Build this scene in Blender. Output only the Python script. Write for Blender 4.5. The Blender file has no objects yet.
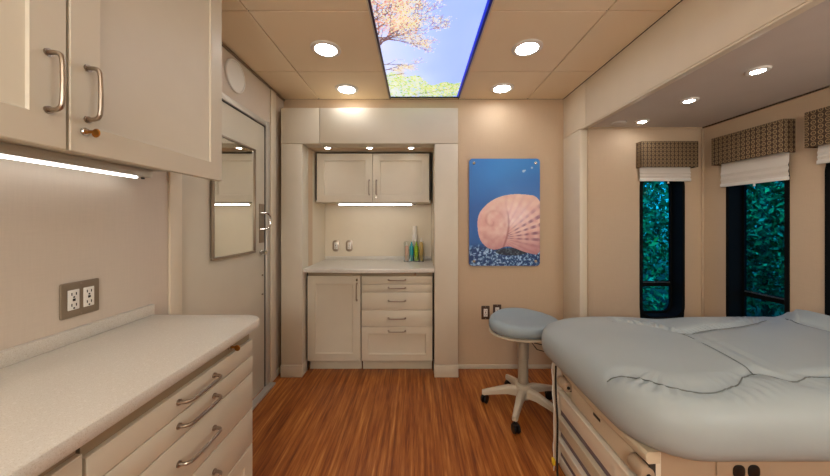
import bpy, bmesh, math, random
import numpy as np
from mathutils import Matrix, Vector
random.seed(7); rng = np.random.default_rng(7)
sc = bpy.context.scene
col = sc.collection
PI = math.pi
def R(d): return math.radians(d)

# ------------------------------------------------------------------ materials
def lin(h):
    h = h.lstrip('#'); o = []
    for i in (0, 2, 4):
        c = int(h[i:i+2], 16) / 255
        o.append(c / 12.92 if c <= .04045 else ((c + .055) / 1.055) ** 2.4)
    return (*o, 1)
class N:
    def __init__(s, name):
        s.m = bpy.data.materials.new(name); s.m.use_nodes = True
        s.t = s.m.node_tree; s.b = s.t.nodes['Principled BSDF']; s.o = s.t.nodes['Material Output']
    def n(s, ty, **k):
        x = s.t.nodes.new(ty)
        for a, v in k.items(): setattr(x, a, v)
        return x
    def put(s, sock, v):
        if isinstance(v, bpy.types.NodeSocket): s.t.links.new(v, sock)
        else: sock.default_value = v
    def math(s, op, a, b=0.0, c=0.0):
        x = s.n('ShaderNodeMath', operation=op)
        s.put(x.inputs[0], a); s.put(x.inputs[1], b)
        if op in ('MULTIPLY_ADD', 'COMPARE', 'SMOOTH_MIN'): s.put(x.inputs[2], c)
        return x.outputs[0]
    def co(s): return s.n('ShaderNodeTexCoord').outputs['Object']
    def mp(s, v, scale):
        x = s.n('ShaderNodeMapping'); s.put(x.inputs['Vector'], v); x.inputs['Scale'].default_value = scale
        return x.outputs[0]
    def noise(s, v, sc_=5, d=3, r=.5):
        x = s.n('ShaderNodeTexNoise'); s.put(x.inputs['Vector'], v); x.inputs['Scale'].default_value = sc_
        x.inputs['Detail'].default_value = d; x.inputs['Roughness'].default_value = r
        return x.outputs['Fac']
    def ramp(s, f, stops):
        x = s.n('ShaderNodeValToRGB'); s.put(x.inputs[0], f); e = x.color_ramp.elements
        while len(e) < len(stops): e.new(.5)
        for i, (p, c) in enumerate(stops): e[i].position = p; e[i].color = c
        return x.outputs[0]
    def mix(s, f, a, b):
        x = s.n('ShaderNodeMix', data_type='RGBA'); s.put(x.inputs[0], f); s.put(x.inputs[6], a); s.put(x.inputs[7], b)
        return x.outputs[2]
    def bump(s, h, st=.2, d=.002):
        x = s.n('ShaderNodeBump'); s.put(x.inputs['Height'], h); x.inputs['Strength'].default_value = st
        x.inputs['Distance'].default_value = d
        s.t.links.new(x.outputs[0], s.b.inputs['Normal'])
    def base(s, c, rough=.5, metal=0., spec=.5):
        s.put(s.b.inputs['Base Color'], c); s.b.inputs['Roughness'].default_value = rough
        s.b.inputs['Metallic'].default_value = metal; s.b.inputs['Specular IOR Level'].default_value = spec
        return s

M = {}
def plain(k, c, rough=.5, metal=0., spec=.5, var=.04, nsc=8):
    """procedural: a very slight tone variation plus fine bump"""
    a = N(k); f = a.noise(a.co(), nsc, 3)
    c = lin(c); lo = tuple(x * (1 - var) for x in c[:3]) + (1,); hi = tuple(min(1, x * (1 + var)) for x in c[:3]) + (1,)
    a.base(a.mix(f, lo, hi), rough, metal, spec); M[k] = a.m; return a
plain('cream', '#cdc6b4', .42)
plain('warm_cream', '#cdc5b3', .42)
plain('pale_trim', '#dacfba', .45)
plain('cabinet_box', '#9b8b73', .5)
plain('nickel', '#a79a8c', .32, 1.)
plain('chrome', '#c6c2ba', .18, 1.)
plain('aluminium', '#cfcbc3', .45, .6)
plain('bronze_plate', '#9a8c7a', .4, .7)
plain('brass', '#9a682f', .35, 1.)
plain('brown_plastic', '#4a3529', .4)
plain('white_plastic', '#e6e2da', .4)
plain('black', '#0b0b0c', .45)
plain('black_frame', '#050606', .75, 0, .15)
plain('rail_grey', '#3c484d', .4)
plain('dark_gap', '#2b231c', .8)
plain('table_body', '#c9bca4', .4)
plain('table_light', '#dad0be', .38)
plain('table_tan', '#a8927a', .42)
plain('lavender', '#6c6068', .5)
plain('stool_metal', '#c7bdaa', .4)
plain('stool_pole', '#9c9282', .4)
plain('speaker_white', '#e6e4dd', .6)
plain('shade_cloth', '#d9d2c8', .8)
plain('yellow_tag', '#d9b62a', .5)
plain('trunk', '#3a2c20', .9, var=.2)
plain('earth', '#3d3a22', .95, var=.2)
plain('blue_edge', '#1a2aa0', .3)
plain('purple_edge', '#33163a', .3)
plain('panel_frame', '#c9c0b2', .4)
plain('slide_ceiling', '#c9c1ba', .6)
# speckled vinyl wall covering
def wall_mat(k, c):
    a = N(k); v = a.co()
    f = a.noise(a.mp(v, (260, 260, 14)), 1, 2); g = a.noise(a.mp(v, (14, 14, 300)), 1, 2)
    w = a.math('ADD', a.math('MULTIPLY', f, .5), a.math('MULTIPLY', g, .5))
    c = lin(c)
    a.base(a.mix(w, tuple(x * .92 for x in c[:3]) + (1,), tuple(min(1, x * 1.08) for x in c[:3]) + (1,)), .62)
    a.bump(w, .15, .001); M[k] = a.m
wall_mat('wall', '#c5ae92'); wall_mat('wall_side', '#cbbfb0')
def ceil_mat():
    a = N('ceiling_tile'); v = a.co(); f = a.noise(v, 160, 4); g = a.noise(v, 3, 2)
    a.base(a.mix(g, lin('#ecdabb'), lin('#f2e1c3')), .75); a.bump(f, .25, .001); M['ceiling_tile'] = a.m
ceil_mat()
def counter_mat():
    a = N('solid_surface'); v = a.co(); f = a.noise(v, 420, 2, .6); g = a.noise(v, 150, 2, .6)
    c = a.mix(a.ramp(f, [(.36, (1, 1, 1, 1)), (.46, (0, 0, 0, 1))]), lin('#cfcbc2'), lin('#c0b8aa'))
    c = a.mix(a.ramp(g, [(.58, (0, 0, 0, 1)), (.66, (1, 1, 1, 1))]), c, lin('#d6d2ca'))
    a.base(c, .28); M['solid_surface'] = a.m
counter_mat()
def floor_mat():
    a = N('strand_wood'); v = a.co()
    f = a.noise(a.mp(v, (58, 2.4, 1)), 1, 4, .6); g = a.noise(a.mp(v, (20, .7, 1)), 1, 2, .5); h = a.noise(a.mp(v, (200, 9, 1)), 1, 3, .6)
    w = a.math('ADD', a.math('MULTIPLY', f, .55), a.math('ADD', a.math('MULTIPLY', g, .25), a.math('MULTIPLY', h, .2)))
    c = a.ramp(w, [(.35, lin('#5c2a0f')), (.44, lin('#84451b')), (.52, lin('#a05c27')), (.6, lin('#bb7a3c')), (.7, lin('#cf965c'))])
    # faint joints between the vinyl planks
    sx = a.n('ShaderNodeSeparateXYZ'); a.put(sx.inputs[0], v)
    fx = a.math('FRACT', a.math('MULTIPLY', sx.outputs[0], 1 / .152))
    j = a.math('LESS_THAN', fx, .012)
    c = a.mix(a.math('MULTIPLY', j, .45), c, lin('#4a220f'))
    a.base(c, .33, 0, .4); a.bump(w, .12, .001); M['strand_wood'] = a.m
floor_mat()
def vinyl_mat():
    a = N('upholstery'); v = a.co(); f = a.noise(v, 350, 3); g = a.noise(v, 4, 3)
    a.base(a.mix(g, lin('#99a3a5'), lin('#a2acae')), .47, 0, .5); a.bump(f, .12, .0006); M['upholstery'] = a.m
    a = N('upholstery_blue'); v = a.co(); f = a.noise(v, 350, 3)
    a.base(a.mix(a.noise(v, 5, 2), lin('#8c9ca4'), lin('#97a6ad')), .45); a.bump(f, .12, .0006); M['upholstery_blue'] = a.m
    a = N('seam_thread'); a.base(a.mix(a.noise(a.co(), 90, 2), lin('#565c5a'), lin('#6b716e')), .6); M['seam_thread'] = a.m
vinyl_mat()
def valance_mat():
    a = N('valance_fabric'); v = a.co(); sx = a.n('ShaderNodeSeparateXYZ'); a.put(sx.inputs[0], v)
    p = 1 / .029
    hx = a.math('SUBTRACT', a.math('FRACT', a.math('MULTIPLY', a.math('ADD', sx.outputs[0], sx.outputs[1]), p)), .5)
    hz = a.math('SUBTRACT', a.math('FRACT', a.math('MULTIPLY', sx.outputs[2], p)), .5)
    d = a.math('SQRT', a.math('ADD', a.math('MULTIPLY', hx, hx), a.math('MULTIPLY', hz, hz)))
    ring = a.ramp(d, [(0, (1, 1, 1, 1)), (.08, (.6, .6, .6, 1)), (.13, (0, 0, 0, 1)), (.22, (0, 0, 0, 1)), (.29, (1, 1, 1, 1)), (.36, (1, 1, 1, 1)), (.44, (0, 0, 0, 1))])
    line = a.math('GREATER_THAN', a.math('ABSOLUTE', hz), .45)
    c = a.mix(ring, lin('#38261a'), lin('#a58c66')); c = a.mix(a.math('MULTIPLY', line, .5), c, lin('#84664a'))
    a.base(c, .75); a.bump(a.noise(v, 500, 2), .3, .001); M['valance_fabric'] = a.m
valance_mat()
def emis(k, c, st):
    a = N(k); a.base(c if isinstance(c, tuple) else lin(c), .5)
    a.put(a.b.inputs['Emission Color'], c if isinstance(c, tuple) else lin(c)); a.b.inputs['Emission Strength'].default_value = st
    M[k] = a.m
LAMP = 28
emis('lamp_lens', (1., .985, .97, 1), LAMP)
emis('slide_lens', (1., .98, .96, 1), 52)
emis('puck_lens', (1., .97, .90, 1), 34)
emis('strip_lens', (1., .97, .92, 1), 12)
emis('soft_strip_lens', (1., .98, .95, 1), 4)
def attr_mat(k, rough, est=0):
    a = N(k); x = a.n('ShaderNodeVertexColor', layer_name='print')
    a.base(x.outputs[0], rough)
    if est:
        a.put(a.b.inputs['Base Color'], (.02, .02, .02, 1))
        a.put(a.b.inputs['Emission Color'], x.outputs[0]); a.b.inputs['Emission Strength'].default_value = est
    else: a.b.inputs['Coat Weight'].default_value = .12; a.b.inputs['Coat Roughness'].default_value = .05
    M[k] = a.m
attr_mat('printed_picture', .3); attr_mat('backlit_print', .3, .8)
def mirror_mat():
    a = N('mirror_glass'); a.base(a.mix(a.noise(a.co(), 3, 1), lin('#e6e6e0'), lin('#e9e9e4')), .01, 1.); M['mirror_glass'] = a.m
mirror_mat()
def glass_mat(k, tint, fac):
    a = N(k); tr = a.n('ShaderNodeBsdfTransparent'); tr.inputs[0].default_value = tint
    gl = a.n('ShaderNodeBsdfGlossy'); gl.inputs['Roughness'].default_value = .01
    gl.inputs['Color'].default_value = (.9, .9, .9, 1)
    fr = a.n('ShaderNodeFresnel'); fr.inputs[0].default_value = 1.4
    mx = a.n('ShaderNodeMixShader'); a.put(mx.inputs[0], a.math('MULTIPLY', fr.outputs[0], fac))
    a.t.links.new(tr.outputs[0], mx.inputs[1]); a.t.links.new(gl.outputs[0], mx.inputs[2])
    a.t.links.new(mx.outputs[0], a.o.inputs[0]); M[k] = a.m
glass_mat('tinted_glass', (.06, .56, .78, 1), .25)
glass_mat('clear_acrylic', (.93, .95, .93, 1), 1.)
def leaf_mat():
    a = N('leaves'); oi = a.n('ShaderNodeObjectInfo'); f = a.noise(a.co(), 5, 4, .7)
    c = a.ramp(f, [(.35, lin('#1b3a22')), (.5, lin('#386a40')), (.64, lin('#6f9a52')), (.78, lin('#b7cc58'))])
    a.base(c, .5); M['leaves'] = a.m
leaf_mat()
plain('teal_soap', '#1d9aa6', .25); plain('green_soap', '#8fb51c', .25); plain('amber_soap', '#b79a58', .3); plain('pink_soap', '#dfb7a0', .3)

# ------------------------------------------------------------------ mesh builder
ROOT = {}
class MB:
    def __init__(s): s.bm = bmesh.new(); s.M = Matrix.Identity(4)
    def _v(s, p): return s.bm.verts.new(s.M @ Vector(p))
    def box(s, x0, x1, y0, y1, z0, z1, bev=0.0, seg=2):
        vs = [s._v((x, y, z)) for x in (x0, x1) for y in (y0, y1) for z in (z0, z1)]
        fs = []
        for f in ((0, 1, 3, 2), (4, 6, 7, 5), (0, 4, 5, 1), (2, 3, 7, 6), (0, 2, 6, 4), (1, 5, 7, 3)):
            fs.append(s.bm.faces.new([vs[i] for i in f]))
        if bev > 0:
            es = list({e for f in fs for e in f.edges})
            bmesh.ops.bevel(s.bm, geom=es, offset=bev, segments=seg, affect='EDGES', profile=.5)
        return s
    def poly(s, pts): s.bm.faces.new([s._v(p) for p in pts]); return s
    def rings(s, rings, closed=True, cap0=True, cap1=True):
        V = [[s._v(p) for p in r] for r in rings]; n = len(V[0])
        for a, b in zip(V, V[1:]):
            for i in range(n if closed else n - 1):
                j = (i + 1) % n
                s.bm.faces.new((a[i], a[j], b[j], b[i]))
        if cap0: s.bm.faces.new(V[0][::-1])
        if cap1: s.bm.faces.new(V[-1])
        return s
    def lathe(s, prof, c=(0, 0, 0), n=32, axis='z', sx=1, sy=1):
        rs = []
        for r, z in prof:
            ring = []
            for i in range(n):
                a = 2 * PI * i / n; x, y = r * math.cos(a) * sx, r * math.sin(a) * sy
                p = {'z': (x, y, z), 'y': (x, z, -y), 'x': (z, x, y)}[axis]
                ring.append((p[0] + c[0], p[1] + c[1], p[2] + c[2]))
            rs.append(ring)
        return s.rings(rs)
    def tube(s, pts, r, n=10, closed=False):
        P = [Vector(p) for p in pts]; rs = []; rr = r if isinstance(r, (list, tuple)) else [r] * len(P)
        up = Vector((0, 0, 1)); t0 = (P[1] - P[0]).normalized()
        if abs(t0.dot(up)) > .9: up = Vector((1, 0, 0))
        u = (up - t0 * up.dot(t0)).normalized()
        for i, p in enumerate(P):
            t = (P[min(i + 1, len(P) - 1)] - P[max(i - 1, 0)]).normalized()
            u = (u - t * u.dot(t)).normalized(); w = t.cross(u)
            rs.append([p + (u * math.cos(2 * PI * k / n) + w * math.sin(2 * PI * k / n)) * rr[i] for k in range(n)])
        return s.rings(rs)
    def prism(s, outline, z0, z1, axis='z', bev=0):
        """outline of 2D points extruded; axis z: (x,y) ; axis y: (x,z) extruded along y"""
        f = {'z': lambda p, t: (p[0], p[1], t), 'y': lambda p, t: (p[0], t, p[1]), 'x': lambda p, t: (t, p[0], p[1])}[axis]
        if bev:
            cx = sum(p[0] for p in outline) / len(outline); cy = sum(p[1] for p in outline) / len(outline)
            W = max(abs(p[0] - cx) for p in outline); H = max(abs(p[1] - cy) for p in outline)
            ins = lambda p, d: (cx + (p[0] - cx) * (1 - d / W), cy + (p[1] - cy) * (1 - d / H))
            sg = 1 if z1 > z0 else -1
            L = [(bev, z0), (bev * .3, z0 + sg * bev * .3), (0, z0 + sg * bev), (0, z1 - sg * bev), (bev * .3, z1 - sg * bev * .3), (bev, z1)]
            s.rings([[f(ins(p, d), t) for p in outline] for d, t in L])
        else: s.rings([[f(p, z0) for p in outline], [f(p, z1) for p in outline]])
        return s
    def frame(s, x0, x1, z0, z1, w, y0, y1, bev=0.0):
        """rectangular ring in the xz plane"""
        s.box(x0, x1, y0, y1, z1 - w, z1, bev); s.box(x0, x1, y0, y1, z0, z0 + w, bev)
        s.box(x0, x0 + w, y0, y1, z0 + w, z1 - w, bev); s.box(x1 - w, x1, y0, y1, z0 + w, z1 - w, bev); return s
    def panel(s, x0, x1, z0, z1, yf, t=.02, rail=.064, rec=.012, sl=.014):
        """framed door leaf: flat rails and a recessed centre; front faces -y"""
        def rect(d, y): return [(x0 + d, y, z0 + d), (x1 - d, y, z0 + d), (x1 - d, y, z1 - d), (x0 + d, y, z1 - d)]
        e = .002
        s.rings([rect(0, yf + t), rect(0, yf + e), rect(e, yf), rect(rail, yf), rect(rail + .003, yf + rec * .6), rect(rail + sl, yf + rec)])
        return s
    def build(s, name, mat, parent=None, local=False, smooth=None):
        me = bpy.data.meshes.new(name)
        bmesh.ops.remove_doubles(s.bm, verts=s.bm.verts, dist=1e-6)
        bmesh.ops.recalc_face_normals(s.bm, faces=s.bm.faces)
        if parent is not None and not local:
            r = parent
            while r.parent: r = r.parent
            if r.name in ROOT: s.bm.transform(ROOT[r.name].inverted())
        s.bm.to_mesh(me); s.bm.free()
        me.materials.append(M[mat] if isinstance(mat, str) else mat)
        o = bpy.data.objects.new(name, me); col.objects.link(o)
        if parent is not None: o.parent = parent
        if smooth is not False:
            me.polygons.foreach_set('use_smooth', [True] * len(me.polygons))
            me.set_sharp_from_angle(angle=R(smooth or 32))
        return o
def thing(name, label, cat, loc=(0, 0, 0), rz=0, group=None):
    o = bpy.data.objects.new(name, None); col.objects.link(o); o.empty_display_size = .05
    o.location = loc; o.rotation_euler = (0, 0, R(rz))
    ROOT[o.name] = Matrix.Translation(loc) @ Matrix.Rotation(R(rz), 4, 'Z')
    o['label'] = label; o['category'] = cat
    if group: o['group'] = group
    return o
def tag(o, label, cat, group=None, kind=None):
    o['label'] = label; o['category'] = cat
    if group: o['group'] = group
    if kind: o['kind'] = kind
    return o
def struct(o, label=None):
    o['kind'] = 'structure'
    if label: o['label'] = label
    return o
def dup(o, parent=None):
    c = o.copy(); col.objects.link(c)
    if parent: c.parent = parent
    for ch in [x for x in bpy.data.objects if x.parent == o]: dup(ch, c)
    return c
def rrect(x0, x1, y0, y1, r, n=8):
    if not isinstance(r, (list, tuple)): r = [r] * 4
    pts = []
    for (cx, cy, a0, q) in ((x0 + r[0], y0 + r[0], 180, r[0]), (x1 - r[1], y0 + r[1], 270, r[1]), (x1 - r[2], y1 - r[2], 0, r[2]), (x0 + r[3], y1 - r[3], 90, r[3])):
        for i in range(n + 1):
            a = R(a0 + 90 * i / n); pts.append((cx + q * math.cos(a), cy + q * math.sin(a)))
    return pts
def pull(mb, c, L, along='x', off=.03, r=.0048):
    """bow handle; c = centre on the front face (x, y, z) with -y outwards"""
    pts = []; h = L / 2; k = .016
    prof = [(-h, 0.0), (-h, -off + k)] + [(-h + k * (1 - math.cos(R(a))), -off + k * (1 - math.sin(R(a)))) for a in (25, 50, 75)] + [(-h * .6, -off - .001), (0, -off - .002)]
    prof = prof + [(-a, b) for a, b in prof[:-1][::-1]]
    for t, d in prof:
        pts.append((c[0] + t, c[1] + d, c[2]) if along == 'x' else (c[0], c[1] + d, c[2] + t))
    mb.tube(pts, r, 10)
    for t in (-h, h):
        p = (c[0] + t, c[1], c[2]) if along == 'x' else (c[0], c[1], c[2] + t)
        mb.lathe([(.0085, -.004), (.0085, 0.0)], p, 14, 'y')
    return mb
def lock(parent, x, y, z, with_key, keymat='brass'):
    MB().lathe([(.010, 0), (.010, -.004), (.008, -.007), (.002, -.007)], (x, y, z), 18, 'y').build('lock', 'chrome', parent, True)
    if with_key:
        k = MB(); k.box(x - .0015, x + .0015, y - .022, y - .004, z - .004, z + .004, .001)
        k.lathe([(.009, -.0018), (.011, 0), (.009, .0018)], (x, y - .028, z - .003), 16, 'x')
        k.build('key', keymat, parent, True)

# ------------------------------------------------------------------ room shell
WL, WB, WR = -1.14, 2.564, 1.25; H = 2.3; YF = -1.9
SX, SY, SZ = 2.2, 2.31, 1.98
AX0, AX1, AY, AZ = -.928, .143, 3.03, 1.884
struct(MB().box(WL - .1, SX + .12, YF - .1, AY + .1, -.05, 0).build('floor', 'strand_wood'))
# ceiling tiles with narrow joints on a darker backing
xs = [WL, -.838, -.23, .355, .943, WR]; ys = [2.564, 2.09, 1.486, .88, .275, -.33, -.94, -1.55, YF]
mb = MB()
for a, b in zip(xs, xs[1:]):
    for c, d in zip(ys, ys[1:]):
        mb.box(a + .0035, b - .0035, d + .0035, c - .0035, H, H + .012, .0015, 1)
ce = struct(mb.build('ceiling', 'ceiling_tile'))
struct(MB().box(WL - .1, WR + .1, YF - .1, WB + .1, H + .012, H + .08).build('ceiling_backing', 'dark_gap', ce))
# left wall with the door opening
DY0, DY1, DZ = 1.455, 2.285, 2.0
mb = MB(); mb.box(WL - .1, WL, YF, DY0, 0, H); mb.box(WL - .1, WL, DY1, WB + .1, 0, H); mb.box(WL - .1, WL, DY0, DY1, DZ, H)
struct(mb.build('wall_left', 'wall_side'))
mb = MB(); mb.box(WL - .1, AX0, WB, WB + .1, 0, H); mb.box(AX1, WR + .06, WB, WB + .1, 0, H); mb.box(AX0, AX1, WB, WB + .1, AZ, H)
struct(mb.build('wall_back', 'wall'))
mb = MB(); mb.box(WL - .1, SX + .12, YF - .1, YF, 0, H); struct(mb.build('wall_front', 'wall'))
# alcove interior
struct(MB().box(AX0 + .0005, AX0 + .012, 2.53, 2.54, 0, .836).build('gap_shade_1', 'dark_gap')); struct(MB().box(AX1 - .012, AX1 - .0005, 2.53, 2.54, 0, .836).build('gap_shade_2', 'dark_gap'))  # dark strips standing in for the shade in the gaps beside the base cabinets
mb = MB(); mb.box(AX0 - .05, AX0, WB + .1, AY + .1, 0, AZ + .05); mb.box(AX1, AX1 + .05, WB + .1, AY + .1, 0, AZ + .05)
mb.box(AX0, AX1, AY, AY + .1, 0, AZ + .05); mb.box(AX0, AX1, WB + .1, AY, AZ, AZ + .05)
struct(mb.build('wall_alcove', 'pale_trim'))
# surround of the alcove: two pilasters and a header, standing proud of the back wall
def pilaster(x0, x1, name):
    m = MB(); m.box(x0, x1, 2.42, WB, .1, AZ - .0015, .003); m.box(x0 - .003, x1 + .003, 2.414, WB, 0, .097, .003)
    return struct(m.build(name, 'warm_cream'))
pilaster(-1.097, AX0, 'trim_1'); pilaster(AX1, .331, 'trim_2')
m = MB(); m.box(-1.097, -.79, 2.42, WB, AZ + .0015, 2.172, .003); m.box(-.787, .331, 2.42, WB, AZ + .0015, 2.172, .003)
struct(m.build('trim_3', 'warm_cream'))
# jamb strips beside the door, thin ceiling trim on the left wall
m = MB(); m.box(WL, WL + .012, 1.373, 1.443, 0, H, .003); struct(m.build('trim_4', 'pale_trim'))
m = MB(); m.box(WL, WL + .01, 2.325, 2.41, 0, H, .003); struct(m.build('trim_5', 'pale_trim'))
m = MB(); m.box(WL, WL + .012, YF, WB, H - .018, H - .002, .003); struct(m.build('trim_6', 'nickel'))
# slide-out room on the right: post, fascia beam, walls, ceiling
m = MB(); m.box(WR, WR + .06, SY - .005, WB, 0, 1.962, .003); m.box(WR, WR + .06, 2.235, WB, 1.966, H, .003)
struct(m.build('trim_7', 'pale_trim'))
m = MB(); m.box(WR, WR + .06, -.6, 2.232, 1.966, H, .003); struct(m.build('trim_8', 'pale_trim'))
m = MB(); m.box(WR + .004, WR + .03, -.6, 2.3, 1.957, 1.966, .001); struct(m.build('trim_9', 'pale_trim'))
m = MB(); m.box(WR + .06, WR + .068, SY - .02, SY, 0, SZ, .002); struct(m.build('trim_10', 'wall'))
m = MB(); m.box(WR + .06, SX + .12, -.72, SY + .12, SZ, SZ + .06); struct(m.build('ceiling.001', 'slide_ceiling'))
m = MB(); m.box(WR, WR + .06, YF, -.6, 0, H); m.box(WR, SX + .12, -.72, -.6, 0, SZ); struct(m.build('wall_right', 'wall'))
m = MB(); m.box(SX - .012, SX, -.6, SY, SZ - .012, SZ, .003); m.box(WR + .07, SX - .012, SY - .012, SY, SZ - .012, SZ, .003); struct(m.build('trim_11', 'wall'))
m = MB(); m.box(SX - .014, SX, SY - .014, SY, 0, SZ - .012, .004); struct(m.build('trim_12', 'wall'))
# end wall (faces the camera) and outer wall with openings
W1 = (1.717, 2.056, .508, 1.62)
m = MB(); y0, y1 = SY, SY + .12
m.box(WR + .06, W1[0], y0, y1, 0, SZ); m.box(W1[1], SX + .12, y0, y1, 0, SZ); m.box(W1[0], W1[1], y0, y1, 0, W1[2]); m.box(W1[0], W1[1], y0, y1, W1[3], SZ)
struct(m.build('wall_end', 'wall'))
WY = [(1.774, 2.129), (1.262, 1.612)]
m = MB(); x0, x1 = SX, SX + .12
edges = [-.6] + sorted([v for p in WY for v in p]) + [SY]
for i in range(0, len(edges), 2): m.box(x0, x1, edges[i], edges[i + 1], 0, SZ)
for a, b in WY: m.box(x0, x1, a, b, 0, .508); m.box(x0, x1, a, b, 1.62, SZ)
struct(m.build('wall_outer', 'wall'))
# baseboards
def strip(name, b): struct(MB().box(*b, .002).build(name, 'warm_cream'))
strip('baseboard_back', (.334, WR, WB - .008, WB, 0, .035))
strip('baseboard_left', (WL, WL + .008, 2.41, WB, 0, .05))
strip('baseboard_end', (WR + .07, SX - .02, SY - .008, SY, 0, .05))

# windows: local frame, opening centre line, front faces -y
def window(k, loc, rz, w):
    root = thing('window_%d' % k, 'x', 'x', loc, rz); del root['category']; del root['label']; root['kind'] = 'structure'
    z0, z1 = .508, 1.62; h = w / 2
    m = MB(); r = .095
    # rounded flange proud of the wall and the deep liner behind it
    o1 = rrect(-h - .004, h + .004, z0 - .004, z1 + .004, r); o2 = rrect(-h + .018, h - .018, z0 + .018, z1 - .018, r - .018)
    y = -.006
    f = lambda o, y: [(p[0], y, p[1]) for p in o]
    m.rings([f(o1, 0.0), f(o1, y + .002), f(rrect(-h - .002, h + .002, z0 - .002, z1 + .002, r), y), f(o2, y), f(o2, .105)], cap0=False, cap1=False)
    # corners of the square hole, closed behind the flange
    sq = [(p[0] * (h - .0005) / (h + .004) if abs(p[0]) > h - .0005 else p[0], p[1]) for p in rrect(-h + .001, h - .001, z0 + .001, z1 - .001, .0005)]
    m.rings([f(o1, -.001), f(sq, .0005)], cap0=False, cap1=False)
    m.build('window_frame', 'black_frame', root, True)
    g = MB(); i0, i1, j0, j1 = -h + .018, h - .018, z0 + .018, z1 - .018
    sa = MB()
    ro, ri = rrect(i0 - .016, i1 + .016, j0 - .016, j1 + .016, .004, 12), rrect(i0 + .014, i1 - .014, j0 + .014, j1 - .014, .07, 12)
    sa.rings([f(ro, .088), f(ri, .088), f(ri, .104), f(ro, .104), f(ro, .088)], cap0=False, cap1=False)
    sa.box(i0 + .014, i1 - .014, .086, .104, .738, .780, .003)
    sh_ = sa.build('sash', 'black_frame', root, True)
    MB().box(i0 + .02, i1 - .02, .081, .0855, .768, .777, .001).build('sash_rail', 'rail_grey', sh_, True)
    MB().box(i0 + .01, i1 - .01, .094, .098, j0 + .01, j1 - .01).build('pane', 'tinted_glass', root, True)
    return root
window(1, ((W1[0] + W1[1]) / 2, SY, 0), 0, W1[1] - W1[0])
for k, (a, b) in enumerate(WY): window(k + 2, (SX, (a + b) / 2, 0), -90, b - a)

# door on the left wall
d = thing('door_1', 'x', 'x', (WL, (DY0 + DY1) / 2, 0), 90); del d['label']; del d['category']; d['kind'] = 'structure'
hw = (DY1 - DY0) / 2
MB().box(-hw + .003, hw - .03, .004, .04, .02, DZ - .03, .003).build('door_leaf', 'cream', d, True)
m = MB(); m.box(hw - .03, hw + .012, -.01, .05, 0, DZ + .01, .003); m.box(-hw, hw - .03, -.008, .05, DZ - .028, DZ + .01, .003)
m.box(hw + .018, hw + .026, -.006, 0, 0, DZ + .02, .001)
m.build('door_frame', 'aluminium', d, True)
m = MB(); m.box(hw - .036, hw - .031, -.001, .03, .02, DZ - .03); m.box(-hw + .003, hw - .037, -.001, .03, DZ - .036, DZ - .03); m.build('door_gasket', 'black', d, True)
m = MB(); m.box(-hw, hw + .03, -.05, 0, 0, .018, .004); m.build('threshold', 'aluminium', d, True)
m = MB(); m.box(hw - .115, hw - .045, -.0005, .004, 1.10, 1.385, .0015); m.build('latch_plate', 'bronze_plate', d, True)
m = MB()
pts = [(hw - .10, 0, 1.325)] + [(hw - .10 + .06 * math.sin(R(a)) * 0 + .0, -.045 + .02 * math.cos(R(a)) * 0, 1.325) for a in ()]
pts = [(hw - .1, .002, 1.32), (hw - .085, -.02, 1.32), (hw - .065, -.036, 1.315), (hw - .05, -.044, 1.30), (hw - .046, -.046, 1.28), (hw - .046, -.046, 1.24), (hw - .05, -.044, 1.22), (hw - .065, -.036, 1.205), (hw - .085, -.02, 1.2), (hw - .1, .002, 1.2)]
m.tube(pts, .006, 10); m.build('door_handle', 'chrome', d, True)
m = MB(); m.lathe([(.018, .004), (.018, -.004), (.01, -.008), (.009, -.02), (.016, -.026), (.015, -.038), (.005, -.042)], (hw - .09, 0, 1.03), 20, 'y'); m.build('door_knob', 'chrome', d, True)
for z in (.86, .72): MB().lathe([(.007, .004), (.007, -.003), (.003, -.004)], (hw - .07, 0, z), 12, 'y').build('screw_cap', 'bronze_plate', d, True)

# mirror hung on the door
mr = thing('wall_mirror', 'tall framed mirror hanging on the cream door at left', 'mirror', (WL, 1.875, 1.04), 90)
MB().frame(-.222, .222, 0, .72, .014, -.018, -.001, .004).build('mirror_frame', 'nickel', mr, True)
MB().box(-.21, .21, -.010, -.002, .012, .708).build('mirror_glass', 'mirror_glass', mr, True)

# round ceiling speaker above the door
sp = thing('wall_speaker', 'round white speaker grille on the wall above the door', 'speaker', (WL, 1.879, 2.165), 90)
MB().lathe([(.1, -.001), (.1, -.006), (.096, -.011), (.088, -.011), (.086, -.008)], (0, 0, 0), 48, 'y').build('speaker_rim', 'speaker_white', sp, True)
m = MB(); m.lathe([(.0855, -.002), (.0855, -.009), (.06, -.0115), (.001, -.0125)], (0, 0, 0), 48, 'y'); m.build('speaker_grille', 'speaker_white', sp, True)

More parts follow.
